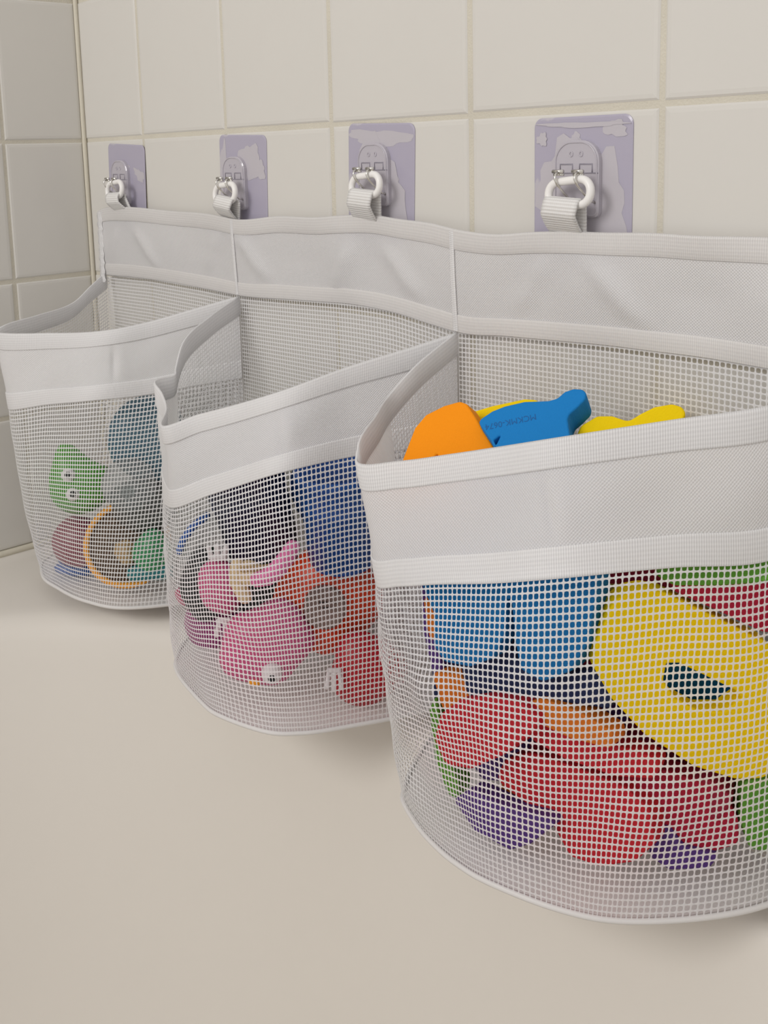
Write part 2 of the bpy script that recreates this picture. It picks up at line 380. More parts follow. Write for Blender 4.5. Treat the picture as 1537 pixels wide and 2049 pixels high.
POCKET = {
    3: dict(rim=[(.4115,-.006,-.1098),(.4125,-.038,-.123),(.413,-.0575,-.135),(.424,-.076,-.139),(.435,-.097,-.1465),(.4378,-.1004,-.153),(.461,-.0963,-.1488),(.4862,-.0918,-.1415),(.5095,-.0876,-.1344),(.530,-.084,-.128),(.565,-.0524,-.120),(.59,-.03,-.1144),(.605,-.006,-.108)],
band=[(.4115,-.006,-.165),(.415,-.035,-.178),(.42,-.058,-.19),(.432,-.078,-.197),(.446,-.098,-.203),(.4538,-.1046,-.2044),(.472,-.108,-.198),(.492,-.107,-.191),(.516,-.103,-.184),(.5424,-.0979,-.1754),(.5737,-.0643,-.1715),(.5938,-.0333,-.172),(.605,-.006,-.165)],
base=[(.412,-.006),(.425,-.042),(.436,-.066),(.447,-.084),(.458,-.0935),(.470,-.0985),(.488,-.103),(.502,-.104),(.516,-.1025),(.541,-.095),(.570,-.075),(.594,-.04),(.606,-.006)]),
    2: dict(rim=[(.2159,-.006,-.1084),(.2285,-.038,-.1168),(.2395,-.066,-.129),(.2424,-.073,-.1415),(.2445,-.0755,-.1458),(.248,-.0914,-.147),(.2593,-.0935,-.152),(.275,-.1005,-.157),(.289,-.1126,-.1605),(.3118,-.1017,-.1534),(.3333,-.0934,-.1462),(.3595,-.0832,-.1365),(.380,-.053,-.1253),(.399,-.0247,-.1166),(.4115,-.006,-.1105)],
band=[(.2159,-.006,-.165),(.223,-.035,-.175),(.235,-.062,-.19),(.243,-.075,-.198),(.25,-.084,-.203),(.262,-.097,-.207),(.272,-.104,-.209),(.283,-.109,-.209),(.2941,-.1115,-.2074),(.322,-.1045,-.1951),(.3431,-.0992,-.1859),(.3695,-.0926,-.1747),(.383,-.0554,-.1713),(.40,-.027,-.169),(.4115,-.006,-.165)],
base=[(.216,-.006),(.225,-.038),(.239,-.068),(.252,-.086),(.263,-.0965),(.274,-.1030),(.284,-.1062),(.2945,-.1085),(.312,-.1115),(.3367,-.1115),(.362,-.1035),(.376,-.091),(.390,-.065),(.403,-.035),(.4115,-.006)]),
    1: dict(rim=[(.0326,-.006,-.1047),(.0387,-.024,-.1143),(.0445,-.041,-.1238),(.0623,-.079,-.1276),(.0765,-.11,-.1293),(.0788,-.1176,-.1317),(.1255,-.0956,-.1314),(.1651,-.0769,-.1274),(.1814,-.0542,-.1229),(.1969,-.0326,-.1164),(.2153,-.006,-.1085)],
band=[(.0326,-.006,-.163),(.040,-.03,-.17),(.047,-.05,-.177),(.06,-.082,-.183),(.073,-.105,-.186),(.081,-.1135,-.187),(.1238,-.1021,-.1792),(.166,-.0897,-.1716),(.1839,-.0588,-.1701),(.20,-.033,-.166),(.2153,-.006,-.163)],
base=[(.034,-.006),(.037,-.035),(.046,-.063),(.058,-.084),(.068,-.0935),(.081,-.099),(.1157,-.102),(.15,-.097),(.176,-.084),(.195,-.055),(.2145,-.006)]),

}
LEFT_NAMES = {1: 'left', 2: 'middle', 3: 'right'}
GUSSET = {1: (5, 1.0), 2: (3, 1.0), 3: (2, 1.0)}   # control column where the solid band starts
def make_pocket(k):
    d = POCKET[k]; rim, band = d['rim'], d['band']; base = [(x, y, -.315) for x, y in d['base']]
    c = np.mean(np.array(base), 0); c[1] = -.02
    bumps = {1: [(.55, .55, .02, .002)], 2: [(.62, .6, .02, .003), (.42, .75, .012, -.003)], 3: [(.47, .55, .010, .004), (.40, .78, .012, -.003), (.62, .5, .03, .003), (.80, .75, .015, .0025)]}[k]
    S = Surf([rim, band, base], [0, .303, 1], c, .003, {1: .0005, 2: .0009, 3: .0010}[k], bumps)
    m_ = np.array([.6]); nn = S.nor(m_, np.array([.5]))[0]; S.flip = nn.dot(S.pos(m_, np.array([.5]))[0]-c) < 0
    sg = float(S.k[GUSSET[k][0]])
    Lw = .165
    main = lattice(S, 0, 1, .30, 1.0, .0024, .116)
    gus = lattice(S, 0, sg, .055, .30, .0024, .042)
    V, F, _ = join([main, gus])
    net = part('pocket', V, F, net_m, org)
    net['label'] = {1: 'left net pocket holding a few rounded bath toys', 2: 'middle net pocket with pink, red and blue bath toys', 3: 'right net pocket packed with foam pieces'}[k]
    V, F, U = sheet(S, sg, 1, .02, .30, 220, 14, 0, .046)
    si, wi = np.meshgrid(np.linspace(sg, 1, 221), np.linspace(.02, .30, 15), indexing='ij'); si = si.ravel(); wi = wi.ravel()
    s0 = float(S.k[{1: 7, 2: 11, 3: 9}[k]])+(.03 if k == 1 else 0)+(wi-.15)*.10
    env = np.sin(PI*np.clip((wi-.064)/.174, 0, 1)); x_ = (si-s0)*S.len
    dd = -{1: .0016, 2: .0008, 3: .0016}[k]*np.exp(-(x_/.0022)**2)*env+.0009*np.exp(-((x_-.006)/.005)**2)*env+.0007*env*np.sin(si*S.len*95+wi*14+k)
    V = V+S.nor(si, wi)*dd[:, None]
    o = part('band', V, F, fabric, net, U); 
    rimp = [(.066, .0001, .0110), (.065, .0006, .0109), (.062, .0007, .0104), (.035, .0008, .0055), (.004, .0008, .0006), (.0, .0006, 0), (-.004, 0, -.001), (.001, -.0006, -.002), (.035, -.0008, -.007), (.062, -.0007, -.0115), (.066, -.0001, -.012)]
    V, F, U = ribbon(S, 0, 1, rimp, 300); part('rim_binding', V, F, hem_m, net, U)
    V, F, U = ribbon(S, max(0, sg-.01), 1, [(.238, .0001, 0), (.239, .0005, .0002), (.242, .0006, .0006), (.272, .0007, .0055), (.302, .0006, .0105), (.305, .0005, .0109), (.306, .0001, .011), (.300, -.0005, .0115)], 220)
    part('band_tape', V, F, hem_m, net, U)
    # stitched floor of the pocket and its round piping
    s = np.linspace(0, 1, 140); e = S.pos(s, np.ones(140)); V = [e]; n_ = 10
    cc = np.array([c[0], -.006, -.315])
    for q in range(1, n_+1):
        t = q/n_; p = e*(1-t)+cc*t; p[:, 2] = -.315-.0012*math.sin(PI*t)+.0005; V.append(p)
    V = np.stack(V, 1).reshape(-1, 3); part('pocket_floor', V, grid_faces(139, n_), base_m, net)
    bm = bmesh.new(); tube(bm, [Vector(p)+Vector((0, 0, -.0004)) for p in e], .0013, 8)
    o = bm_obj('base_piping', bm, pipe_m, net); o.matrix_parent_inverse = net.matrix_world.inverted()
    return S
bpy.context.view_layer.update()
SURF = {k: make_pocket(k) for k in (1, 2, 3)}

# ------------------------------------------------------------------ adhesive hooks and the loops hung on them
def film_mat():
    m = bpy.data.materials.new('purple_film'); m.use_nodes = True; nt = m.node_tree; N = nt.nodes; L = nt.links; p = N['Principled BSDF']
    tc = N.new('ShaderNodeTexCoord'); n = N.new('ShaderNodeTexNoise'); n.inputs['Scale'].default_value = 38; n.inputs['Detail'].default_value = 5; n.inputs['Distortion'].default_value = .6
    L.new(tc.outputs['Object'], n.inputs['Vector'])
    r = N.new('ShaderNodeValToRGB'); r.color_ramp.elements[0].position = .60; r.color_ramp.elements[1].position = .625
    r.color_ramp.elements[0].color = (.435, .405, .50, 1); r.color_ramp.elements[1].color = (.52, .49, .54, 1)
    L.new(n.outputs['Fac'], r.inputs['Fac']); L.new(r.outputs['Color'], p.inputs['Base Color']); p.inputs['Roughness'].default_value = .22
    return m
film = film_mat(); plate_m = mat('clear_plate', (.50, .47, .52), .2, spec=.6, coat=.5); chrome = mat('steel', (.72, .70, .66), .22); chrome.node_tree.nodes['Principled BSDF'].inputs['Metallic'].default_value = 1
patch_m = mat('air_patch', (.53, .50, .54), .25); dark_m = mat('slot_shadow', (.30, .28, .33), .5)
ring_m = mat('ring_plastic', (.90, .88, .86), .3)
def rr2(w, h, r, rt=None):
    rt = rt or r; pts = []
    for (cx, cy, a, q) in ((w/2-rt, h/2-rt, 0, rt), (-w/2+rt, h/2-rt, 90, rt), (-w/2+r, -h/2+r, 180, r), (w/2-r, -h/2+r, 270, r)):
        for k in range(9):
            t = math.radians(a+90*k/8); pts.append((cx+q*math.cos(t), cy+q*math.sin(t)))
    return pts
def plate(bm, outline, y0, y1, bev=.0003):
    """outline (x, z) given a thickness along -y"""
    n = len(outline); cx = sum(p[0] for p in outline)/n; cz = sum(p[1] for p in outline)/n
    R = []
    for y, f in ((y0, 1), (y1+bev, 1), (y1, 1-bev/.012)):
        R.append([bm.verts.new((cx+(x-cx)*f, y, cz+(z-cz)*f)) for x, z in outline])
    for A, B in zip(R, R[1:]):
        for j in range(n): bm.faces.new((A[j], A[(j+1) % n], B[(j+1) % n], B[j]))
    bm.faces.new(R[-1]); bm.faces.new(R[0][::-1])
HOOKS = [ # pad x0, x1, z_top, tilt, plate centre x, z, label, patches
    (.0372, .0928, -.0048, 3.0, .0590, -.0340, 'smallest-looking purple adhesive hook, beside the inside corner of the walls', [(-.006, .012, .010, .006, .3), (.020, .010, .008, .004, -.4)]),
    (.1922, .2445, -.0028, 2.0, .2118, -.0338, 'purple adhesive hook whose film pad lies over a vertical grout line', [(-.022, .0, .005, .028, 0), (.008, .016, .011, .011, .5), (.019, .010, .006, .006, .2)]),
    (.3231, .3765, -.0008, 2.0, .3467, -.0288, 'purple adhesive hook with a pale strip along the top of its pad', [(0, .0245, .0265, .0042, -.03), (-.004, .006, .015, .018, .1), (.010, -.010, .010, .020, .1)]),
    (.4572, .5108, -.0032, 0, .4832, -.0312, 'largest-looking purple adhesive hook, its pad mottled right of the plate', [(.012, -.008, .013, .024, .15), (-.003, .022, .003, .003, 0), (.018, .026, .006, .0035, -.1), (-.010, .002, .014, .020, -.1), (-.022, .0225, .003, .003, .3), (0, .0285, .024, .0012, -.02)]),
]
for hi, (x0, x1, zt, tilt, px, pz, lab, patches) in enumerate(HOOKS):
    w = x1-x0; h = .0645; cx = (x0+x1)/2; cz = zt-h/2
    hk = empty('adhesive_hook', (cx, 0, cz)); tag(hk, lab, 'hook', 'purple adhesive hooks on the tiles')
    bm = bmesh.new(); plate(bm, rr2(w, h, .0045), -.0001, -.0007); pad = bm_obj('film_pad', bm, film, hk, False); pad.rotation_euler = (0, math.radians(tilt), 0)
    bm = bmesh.new()
    rng = random.Random(hi)
    for pi_, (ax, az, aw, ah, rot) in enumerate(patches):   # dry patches where the film lifts off the tile
        pts = []
        for q in range(26):
            t = 2*PI*q/26; f = 1+.18*math.sin(3*t+ax*900)+.12*math.sin(7*t+az*700)+rng.uniform(-.06, .06)
            x, z = aw*f*math.cos(t), ah*f*math.sin(t)
            X_, Z_ = ax+x*math.cos(rot)-z*math.sin(rot), az+x*math.sin(rot)+z*math.cos(rot)
            pts.append((max(-w/2+.0006, min(w/2-.0006, X_)), max(-h/2+.0006, min(h/2-.0006, Z_))))
        yy = -.00078-.00005*pi_; c0 = bm.verts.new((sum(p[0] for p in pts)/26, yy, sum(p[1] for p in pts)/26)); vs = [bm.verts.new((x, yy, z)) for x, z in pts]
        for q in range(26): bm.faces.new((c0, vs[q], vs[(q+1) % 26]))
    bm_obj('film_patches', bm, patch_m, pad, False)
    dx, dz = px-cx, pz-cz
    bm = bmesh.new(); plate(bm, [(x+dx, z+dz) for x, z in rr2(.0242, .0345, .0025, .0095)], -.0007, -.0036, .0006)
    pl = bm_obj('hook_plate', bm, plate_m, hk, False)
    bm = bmesh.new()   # raised rim, two dots and the slots of the plate
    rim = [(x*.93+dx, -.0037, z*.95+dz) for x, z in rr2(.0242, .0345, .0025, .0095)]
    tube(bm, rim, .00035, 6, closed=True)
    for sx in (-.0026, .0028):
        tube(bm, [(dx+sx+.0009*math.cos(t*PI/6), -.0037, dz+.0112+.0011*math.sin(t*PI/6)) for t in range(12)], .0003, 6, closed=True)
    bm_obj('plate_relief', bm, plate_m, pl)
    bm = bmesh.new()
    for sx in (-.0052, .0055):
        a = dx+sx
        for seg in ([(a-.0034, dz+.0028), (a-.0034, dz+.0066), (a+.0034, dz+.0066), (a+.0034, dz+.0028)],): tube(bm, [(x, -.0036, z) for x, z in seg], .00038, 6)
    tube(bm, [(dx-.0118, -.0036, dz+.0026), (dx+.0118, -.0036, dz+.0026)], .0003, 6)
    bm_obj('plate_slots', bm, dark_m, pl)
    rcx, rcz = dx+.0030, dz-.0055   # ring centre in hook space
    for sx in (-.0052, .0055):
        a = dx+sx; bm = bmesh.new()
        a += .0022; tube(bm, [(a+.003, -.0036, dz-.0105), (a+.0027, -.0065, dz-.0098), (a+.0018, -.0105, dz-.0062), (a+.0008, -.0142, dz-.0022), (a+.0002, -.0152, dz+.0004), (a, -.0146, dz+.0022), (a, -.0128, dz+.0034)], .0006, 8)
        tube(bm, [(a-.0036, -.0118, dz+.0036), (a+.0022, -.0118, dz+.0036)], .0009, 8); tube(bm, [(a-.0034, -.0112, dz+.0022), (a+.002, -.0112, dz+.0022)], .0006, 8)
        bm_obj('prong', bm, chrome, hk)

LOOPS = [  # ring centre x, z ; strap top x ; strap bottom x
    (.0678, -.0388, .0692, .0722, .0055), (.2150, -.0400, .2172, .2090, .005), (.3508, -.0345, .3500, .3442, .005), (.4864, -.0372, .4840, .4797, .0045)]
for (rx, rz, sx, bx, _) in LOOPS:
    lp_top = rz-.0012; zb = -.0555
    # webbing: front leg up to the ring, round its lower bar, back leg down behind
    prof = []
    for q in range(15):
        t = q/14; prof.append((bx+(sx-bx)*t, -.0070-.0095*min(1, max(0, (t-.27)/.5))**.75, zb-.004+(lp_top-.0045-zb+.004)*t))
    for q in range(1, 9):
        a = PI*q/9; prof.append((sx, -.0128-.0035*math.cos(a), lp_top-.0045+.0035*math.sin(a)))
    for q in range(12):
        t = q/11; prof.append((sx+(bx+.002-sx)*t, -.0095+.0035*t, lp_top-.005+(zb-.004-lp_top+.005)*t))
    acc = 0; V = []; U = []; n_ = 8
    for q, p in enumerate(prof):
        if q: acc += (Vector(p)-Vector(prof[q-1])).length
        for j in range(n_+1):
            u = (j/n_-.5)*.0186; ang = math.atan2(sx-bx, lp_top-zb)
            V.append((p[0]+u, p[1], p[2]-u*math.sin(ang)*.25)); U.append((u, acc))
    lp = part('hanging_loop', V, grid_faces(len(prof)-1, n_), strap_m, org, U)
    sd = lp.modifiers.new('thick', 'SOLIDIFY'); sd.thickness = .0011; sd.offset = 0
    bm = bmesh.new(); pts = []
    for (x, z) in rr2(.0228, .0112, .0054): 
        c_, s_ = math.cos(.10), math.sin(.10)
        pts.append((rx+x*c_-z*s_, -.0126+.10*z, rz+x*s_+z*c_))
    tube(bm, pts, .0019, 12, closed=True)
    o = bm_obj('ring', bm, ring_m, lp); o['label'] = 'white plastic ring'

# ------------------------------------------------------------------ foam pieces in the right pocket
def foam(name, col): return mat(name, col, .75, bump=.25, bscale=1400, spec=.25, var=.03)
FM = dict(orange=foam('foam_orange', (1.0, .31, .003)), blue=foam('foam_blue', (.010, .215, .58)), yellow=foam('foam_yellow', (.96, .68, .0)), shaded_orange=foam('foam_shaded_orange', (.72, .19, .02)), shaded_blue=foam('foam_shaded_blue', (.008, .16, .42)), red=foam('foam_red', (.55, .022, .035)),  # darker orange and blue copies carry the shade inside the pocket as colour
          crimson=foam('foam_crimson', (.42, .015, .045)), purple=foam('foam_purple', (.10, .045, .22)), green=foam('foam_green', (.12, .33, .04)), maroon=foam('foam_maroon', (.32, .02, .05)), navy=foam('foam_navy', (.02, .03, .09)), olive=foam('foam_olive', (.20, .14, .01)))
FOAM = {
    'orange top': ((0.4646, -0.0720, -0.1431), (0.256, -0.820, 0.512), 12, 3, [(-18.4, -21.0), (-18.2, -11.2), (-15.9, 3.6), (-12.0, 10.2), (-4.2, 15.4), (3.0, 18.3), (6.6, 17.5), (12.3, 11.7), (23.5, -0.6), (29.1, -13.9)]),
    'blue top': ((0.5007, -0.0580, -0.1323), (0.218, -0.629, 0.746), 13, 3, [(-5.9, -22.1), (-14.7, -9.7), (-23.5, -1.0), (-18.3, 5.0), (-13.5, 8.2), (-5.4, 11.6), (4.9, 13.3), (8.2, 15.0), (10.6, 18.7), (14.0, 20.7), (17.9, 20.9), (20.0, 19.0), (20.3, 15.9), (17.8, 11.2), (15.4, 7.6), (15.2, 5.0), (17.3, -0.7), (23.3, -16.5)]),
    'yellow back': ((0.4706, -0.0420, -0.1364), (0.303, -0.808, 0.505), 12, 3, [(-14.9, -11.1), (-15.0, -0.6), (-4.3, 3.9), (10.3, 8.6), (17.3, 8.8), (18.8, -7.4)]),
    'yellow right': ((0.5309, -0.0300, -0.1322), (0.447, -0.744, 0.496), 12, 4, [(-22.0, -7.8), (-19.9, -1.6), (-13.3, 3.1), (-7.2, 3.5), (-0.5, 1.5), (4.2, 5.0), (9.7, 8.3), (16.6, 10.0), (20.8, 8.9), (22.2, 6.0), (20.7, 2.3), (20.0, -9.4)]),
    'blue letter': ((0.5104, -0.0890, -0.2085), (0.147, -0.982, 0.118), 12, 4, [(-46.3, 15.9), (-32.6, -4.9), (-32.3, -18.0), (-26.1, -23.9), (-13.1, -22.0), (-2.5, -15.1), (2.6, -3.4), (2.3, 11.1), (4.4, 11.6), (7.3, -4.1), (10.4, -15.6), (20.8, -17.4), (32.3, -9.7), (38.8, 3.2), (40.6, 21.4), (40.5, 36.9)]),
    'yellow letter D': ((0.5736, -0.0549, -0.2224), (0.760, -0.650, 0.030), 10, 6, [(-15.7, 38.7), (-8.1, 37.2), (33.2, 15.3), (34.6, -40.1), (20.0, -39.7), (4.4, -34.1), (-15.2, -20.1), (-27.8, -5.4), (-34.6, 7.0), (-34.3, 17.1), (-28.0, 33.0), (-22.4, 37.6)]),
    'D hole': ((0.5736, -0.0549, -0.2224), (0.760, -0.650, 0.030), 10, 2, [(-7.0, 8.7), (-2.0, 8.6), (19.6, -3.0), (22.4, -6.3), (15.6, -11.5), (5.9, -11.2), (-3.4, -5.6), (-8.1, 1.8)]),
    'orange strip': ((0.5392, -0.0807, -0.2425), (0.147, -0.982, 0.118), 12, 3, [(-19.4, 1.6), (-12.7, 5.4), (4.0, 5.5), (18.0, 2.3), (18.4, -4.5), (0.5, -6.6), (-15.4, -5.4)]),
    'orange left': ((0.4646, -0.0800, -0.2264), (0.147, -0.982, 0.118), 10, 3, [(-7.6, 9.5), (4.7, 11.6), (6.9, -1.5), (-2.0, -11.0)]),
    'orange low': ((0.4802, -0.0840, -0.2536), (0.147, -0.982, 0.118), 10, 3, [(-13.4, 6.0), (2.0, 9.7), (12.9, 2.1), (8.4, -8.4), (-6.1, -8.9)]),
    'red left': ((0.5023, -0.0910, -0.2588), (0.050, -0.994, 0.099), 12, 5, [(-26.0, -14.0), (-23.4, -1.5), (-12.9, 9.3), (2.7, 17.0), (17.9, 20.0), (27.9, 16.5), (23.6, 8.5), (9.7, -6.9), (-5.4, -18.9), (-19.1, -22.6)]),
    'red strip': ((0.5458, -0.0731, -0.2545), (0.284, -0.948, 0.142), 12, 4, [(-27.9, 6.5), (-21.3, 6.2), (-2.3, 4.4), (19.6, 3.8), (25.5, 2.6), (24.0, -4.7), (8.6, -8.5), (-12.0, -7.7), (-27.3, -3.9)]),
    'red middle': ((0.5390, -0.0733, -0.2842), (0.192, -0.962, 0.192), 13, 5, [(-39.2, -1.7), (-35.4, 8.4), (-24.2, 15.4), (-3.8, 16.2), (17.6, 15.6), (28.3, 10.6), (31.5, -1.9), (24.4, -11.7), (10.5, -19.4), (-2.4, -20.5), (-12.5, -8.9), (-26.7, -5.8)]),
    'orange peek': ((0.5079, -0.0700, -0.2970), (0.098, -0.976, 0.195), 10, 3, [(-13.5, 3.3), (2.2, 3.1), (14.8, 1.9), (10.6, -4.2), (-2.9, -7.4), (-11.1, -4.7)]),
    'crimson right': ((0.5720, -0.0498, -0.2785), (0.564, -0.820, 0.102), 12, 5, [(-27.9, 8.5), (-7.8, 15.3), (12.9, 10.0), (20.1, -1.1), (20.7, -11.2), (11.5, -15.7), (0.2, -14.4), (-11.3, -7.8)]),
    'purple left': ((0.5105, -0.0880, -0.2977), (0.147, -0.982, 0.118), 12, 3, [(-25.4, -0.4), (-16.9, 7.5), (-1.7, 7.0), (19.5, 10.3), (24.6, 9.3), (13.5, -4.0), (4.4, -10.6), (-13.1, -10.0)]),
    'purple bottom': ((0.5726, -0.0536, -0.2939), (0.504, -0.858, 0.101), 12, 3, [(-11.6, 8.0), (-4.0, 8.5), (1.8, 1.4), (14.9, 0.6), (11.3, -5.5), (-3.6, -9.4), (-11.3, -5.4)]),
    'dark purple side': ((0.4601, -0.0780, -0.2298), (0.100, -0.995, 0.000), 10, 3, [(-6.5, 27.1), (2.2, 27.0), (3.6, 5.9), (5.0, -12.9), (7.6, -26.6), (0.7, -24.2), (-5.0, -3.5)]),
    'green side': ((0.4702, -0.0820, -0.2854), (0.148, -0.988, 0.049), 10, 3, [(-7.8, 16.5), (-4.1, 25.0), (1.4, 0.5), (9.3, -13.2), (8.6, -20.7), (3.2, -20.5), (-4.1, -5.9)]),
    'green right': ((0.5940, -0.0323, -0.2776), (0.660, -0.750, 0.050), 12, 4, [(-5.9, 14.2), (7.1, 15.0), (7.8, -16.2), (-3.4, -14.9), (-7.4, -2.6)]),
    'green top': ((0.5795, -0.0460, -0.1776), (0.619, -0.722, 0.309), 12, 4, [(-22.0, -1.7), (-5.3, 5.4), (21.1, 10.9), (20.5, -2.9), (1.6, -4.9), (-14.7, -5.5)]),
    'maroon right': ((0.5823, -0.0430, -0.1886), (0.660, -0.750, 0.050), 12, 3, [(-20.3, 7.2), (-0.1, 6.9), (17.0, 8.4), (17.5, -14.1), (-1.7, -5.0), (-18.4, 2.3)]),
    'navy middle': ((0.5204, -0.0790, -0.2346), (0.147, -0.982, 0.118), 12, 3, [(-36.7, -3.0), (-17.8, 15.9), (-7.5, 6.1), (15.3, 9.1), (29.8, 17.8), (34.1, 1.1), (11.7, -3.5), (-15.9, -11.7), (-32.0, -16.0)]),
    'olive middle': ((0.5385, -0.0620, -0.2078), (0.147, -0.982, 0.118), 12, 3, [(-7.5, 12.5), (8.5, 16.7), (6.5, -0.2), (0.1, -16.6), (-6.4, -18.6)]),
    'maroon low': ((0.5521, -0.0543, -0.2753), (0.344, -0.934, 0.098), 12, 4, [(-49.2, 6.1), (-29.4, 6.9), (5.8, 5.9), (28.7, 10.3), (38.3, 4.9), (33.1, -4.8), (6.5, -12.9), (-29.0, -6.1)]),
    'maroon gap': ((0.5355, -0.0660, -0.2291), (0.147, -0.982, 0.118), 10, 3, [(-9.1, 1.3), (9.2, 9.1), (12.5, -6.3), (-3.9, -7.6)]),
    'navy back': ((0.4761, -0.0560, -0.2390), (0.147, -0.982, 0.118), 12, 5, [(-38.1, 20.9), (29.3, 40.1), (34.8, -21.2), (-27.8, -45.2)]),
    'wine back': ((0.5270, -0.0400, -0.2260), (0.404, -0.909, 0.101), 12, 5, [(-27.9, 26.4), (25.4, 36.6), (29.6, -24.6), (-22.7, -38.1)]),
    'purple back': ((0.5029, -0.0570, -0.2860), (0.147, -0.982, 0.118), 12, 5, [(-46.2, 7.1), (40.0, 36.7), (38.2, -0.8), (-27.6, -20.0)]),
    'blue back': ((0.5680, -0.0300, -0.2363), (0.707, -0.707, 0.000), 12, 5, [(-24.2, 19.3), (22.9, 19.8), (24.3, -19.4), (-23.5, -18.1)]),
    'wine low': ((0.5624, -0.0300, -0.2744), (0.530, -0.848, 0.000), 12, 5, [(-28.4, 18.2), (22.4, 25.9), (23.9, -20.7), (-25.6, -27.7)]),
}
FI = [  # navy back, both wine pieces, purple back: fillers added to darken the gaps
 ('navy back', 'navy', 'foam_shape', 'dark navy filler foam added deep in the right pocket, behind the blue letter', 'foam toy'),
 ('wine back', 'maroon', 'foam_shape', 'dark maroon filler foam added behind the olive piece, left of the yellow letter', 'foam toy'),
 ('purple back', 'purple', 'foam_shape', 'dark purple filler foam added deep behind the low red pieces', 'foam toy'),
 ('blue back', 'shaded_blue', 'foam_shape', 'blue foam piece seen through the hole of the yellow letter', 'foam toy'),
 ('wine low', 'maroon', 'foam_shape', 'dark maroon filler foam added deep behind the crimson piece at right', 'foam toy'),
 ('orange top', 'orange', 'foam_letter', 'orange foam letter rising out of the right pocket at its left end', 'letter'),
 ('blue top', 'blue', 'foam_shape', 'blue foam shape with a stamped code poking out of the right pocket', 'foam toy'),
 ('yellow back', 'yellow', 'foam_shape', 'yellow foam shape behind the blue stamped one, against the back net', 'foam toy'),
 ('yellow right', 'yellow', 'foam_shape', 'yellow foam shape with a rounded lobe, right of the blue stamped one', 'foam toy'),
 ('blue letter', 'shaded_blue', 'foam_letter', 'blue foam letter with two rounded legs just under the right pocket band', 'letter'),
 ('yellow letter D', 'yellow', 'foam_letter', 'large yellow foam letter D with a half-round hole, behind the net', 'letter'),
 ('orange strip', 'shaded_orange', 'foam_shape', 'orange foam edge running under the blue letter towards the yellow letter', 'foam toy'),
 ('orange left', 'shaded_orange', 'foam_shape', 'small orange foam corner left of the blue letter behind the net', 'foam toy'),
 ('orange low', 'shaded_orange', 'foam_shape', 'small orange foam corner above the leftmost red foam piece', 'foam toy'),
 ('red left', 'red', 'foam_shape', 'rounded red foam piece bulging left, below the blue letter', 'foam toy'),
 ('red strip', 'red', 'foam_shape', 'thin bright red foam piece below the orange edge, touching the yellow letter', 'foam toy'),
 ('red middle', 'red', 'foam_shape', 'large red foam piece low in the right pocket reaching the floor', 'foam toy'),
 ('orange peek', 'shaded_orange', 'foam_shape', 'orange foam sliver under the large low red piece, above a purple one', 'foam toy'),
 ('crimson right', 'crimson', 'foam_shape', 'crimson foam piece below the lower edge of the yellow letter', 'foam toy'),
 ('purple left', 'purple', 'foam_shape', 'dark purple foam piece at lower left of the right pocket', 'foam toy'),
 ('purple bottom', 'purple', 'foam_shape', 'dark purple foam piece at the bottom, under the crimson piece', 'foam toy'),
 ('dark purple side', 'purple', 'foam_shape', 'dark purple foam piece against the left side net under the band', 'foam toy'),
 ('green side', 'green', 'foam_shape', 'green foam piece standing against the left side net of the right pocket', 'foam toy'),
 ('green right', 'green', 'foam_shape', 'green foam piece low at the photo edge, below the yellow letter', 'foam toy'),
 ('green top', 'green', 'foam_shape', 'green foam piece just under the band, above the yellow letter', 'foam toy'),
 ('maroon right', 'crimson', 'foam_shape', 'crimson foam piece between the green top piece and the yellow letter', 'foam toy'),
 ('navy middle', 'navy', 'foam_shape', 'dark navy foam piece in the gap below the blue letter', 'foam toy'),
 ('olive middle', 'olive', 'foam_shape', 'dark olive foam piece between the blue letter and yellow letter', 'foam toy'),
 ('maroon low', 'maroon', 'foam_shape', 'dark maroon foam piece wedged between two red pieces under the yellow letter', 'foam toy'),
 ('maroon gap', 'crimson', 'foam_shape', 'crimson foam corner left of the yellow letter below the olive piece', 'foam toy'),
]
HOLES = {'yellow letter D': [FOAM['D hole'][4]], 'orange top': [[(-5.5, -17), (-2.3, -5.6), (2, -17)]], 'blue top': [[(-11.0, -6.2), (-13.4, -9.6), (-11.8, -12)]]}
FOBJ = {}
for key, cm, name, lab, cat in FI:
    o_, n_, T, r, pl = FOAM[key]
    FOBJ[key] = tag(slab(name, o_, n_, T, r, pl, FM[cm], None, HOLES.get(key, ())), lab, cat, 'foam pieces in the right pocket')
fc = bpy.data.curves.new('stamped_code', 'FONT'); fc.body = 'MCKMK-0674'; fc.size = .0036; fc.align_x = 'LEFT'; fc.extrude = .00003; fc.space_character = 1.02
t = bpy.data.objects.new('tmp_text', fc); C.objects.link(t)
me = bpy.data.meshes.new_from_object(t.evaluated_get(bpy.context.evaluated_depsgraph_get())); bpy.data.objects.remove(t)
stamp = link('stamped_code', me, FOBJ['blue top'], mat('stamp_blue', (.007, .11, .34), .7)); me.name = 'stamped_code'
wid = max(v.co.x for v in me.vertices)
stamp.matrix_basis = Matrix.Translation((.0013, .0058, .00004)) @ Matrix.Rotation(math.radians(202), 4, 'Z') @ Matrix.Diagonal((.0223/wid, 1.2, 1, 1))

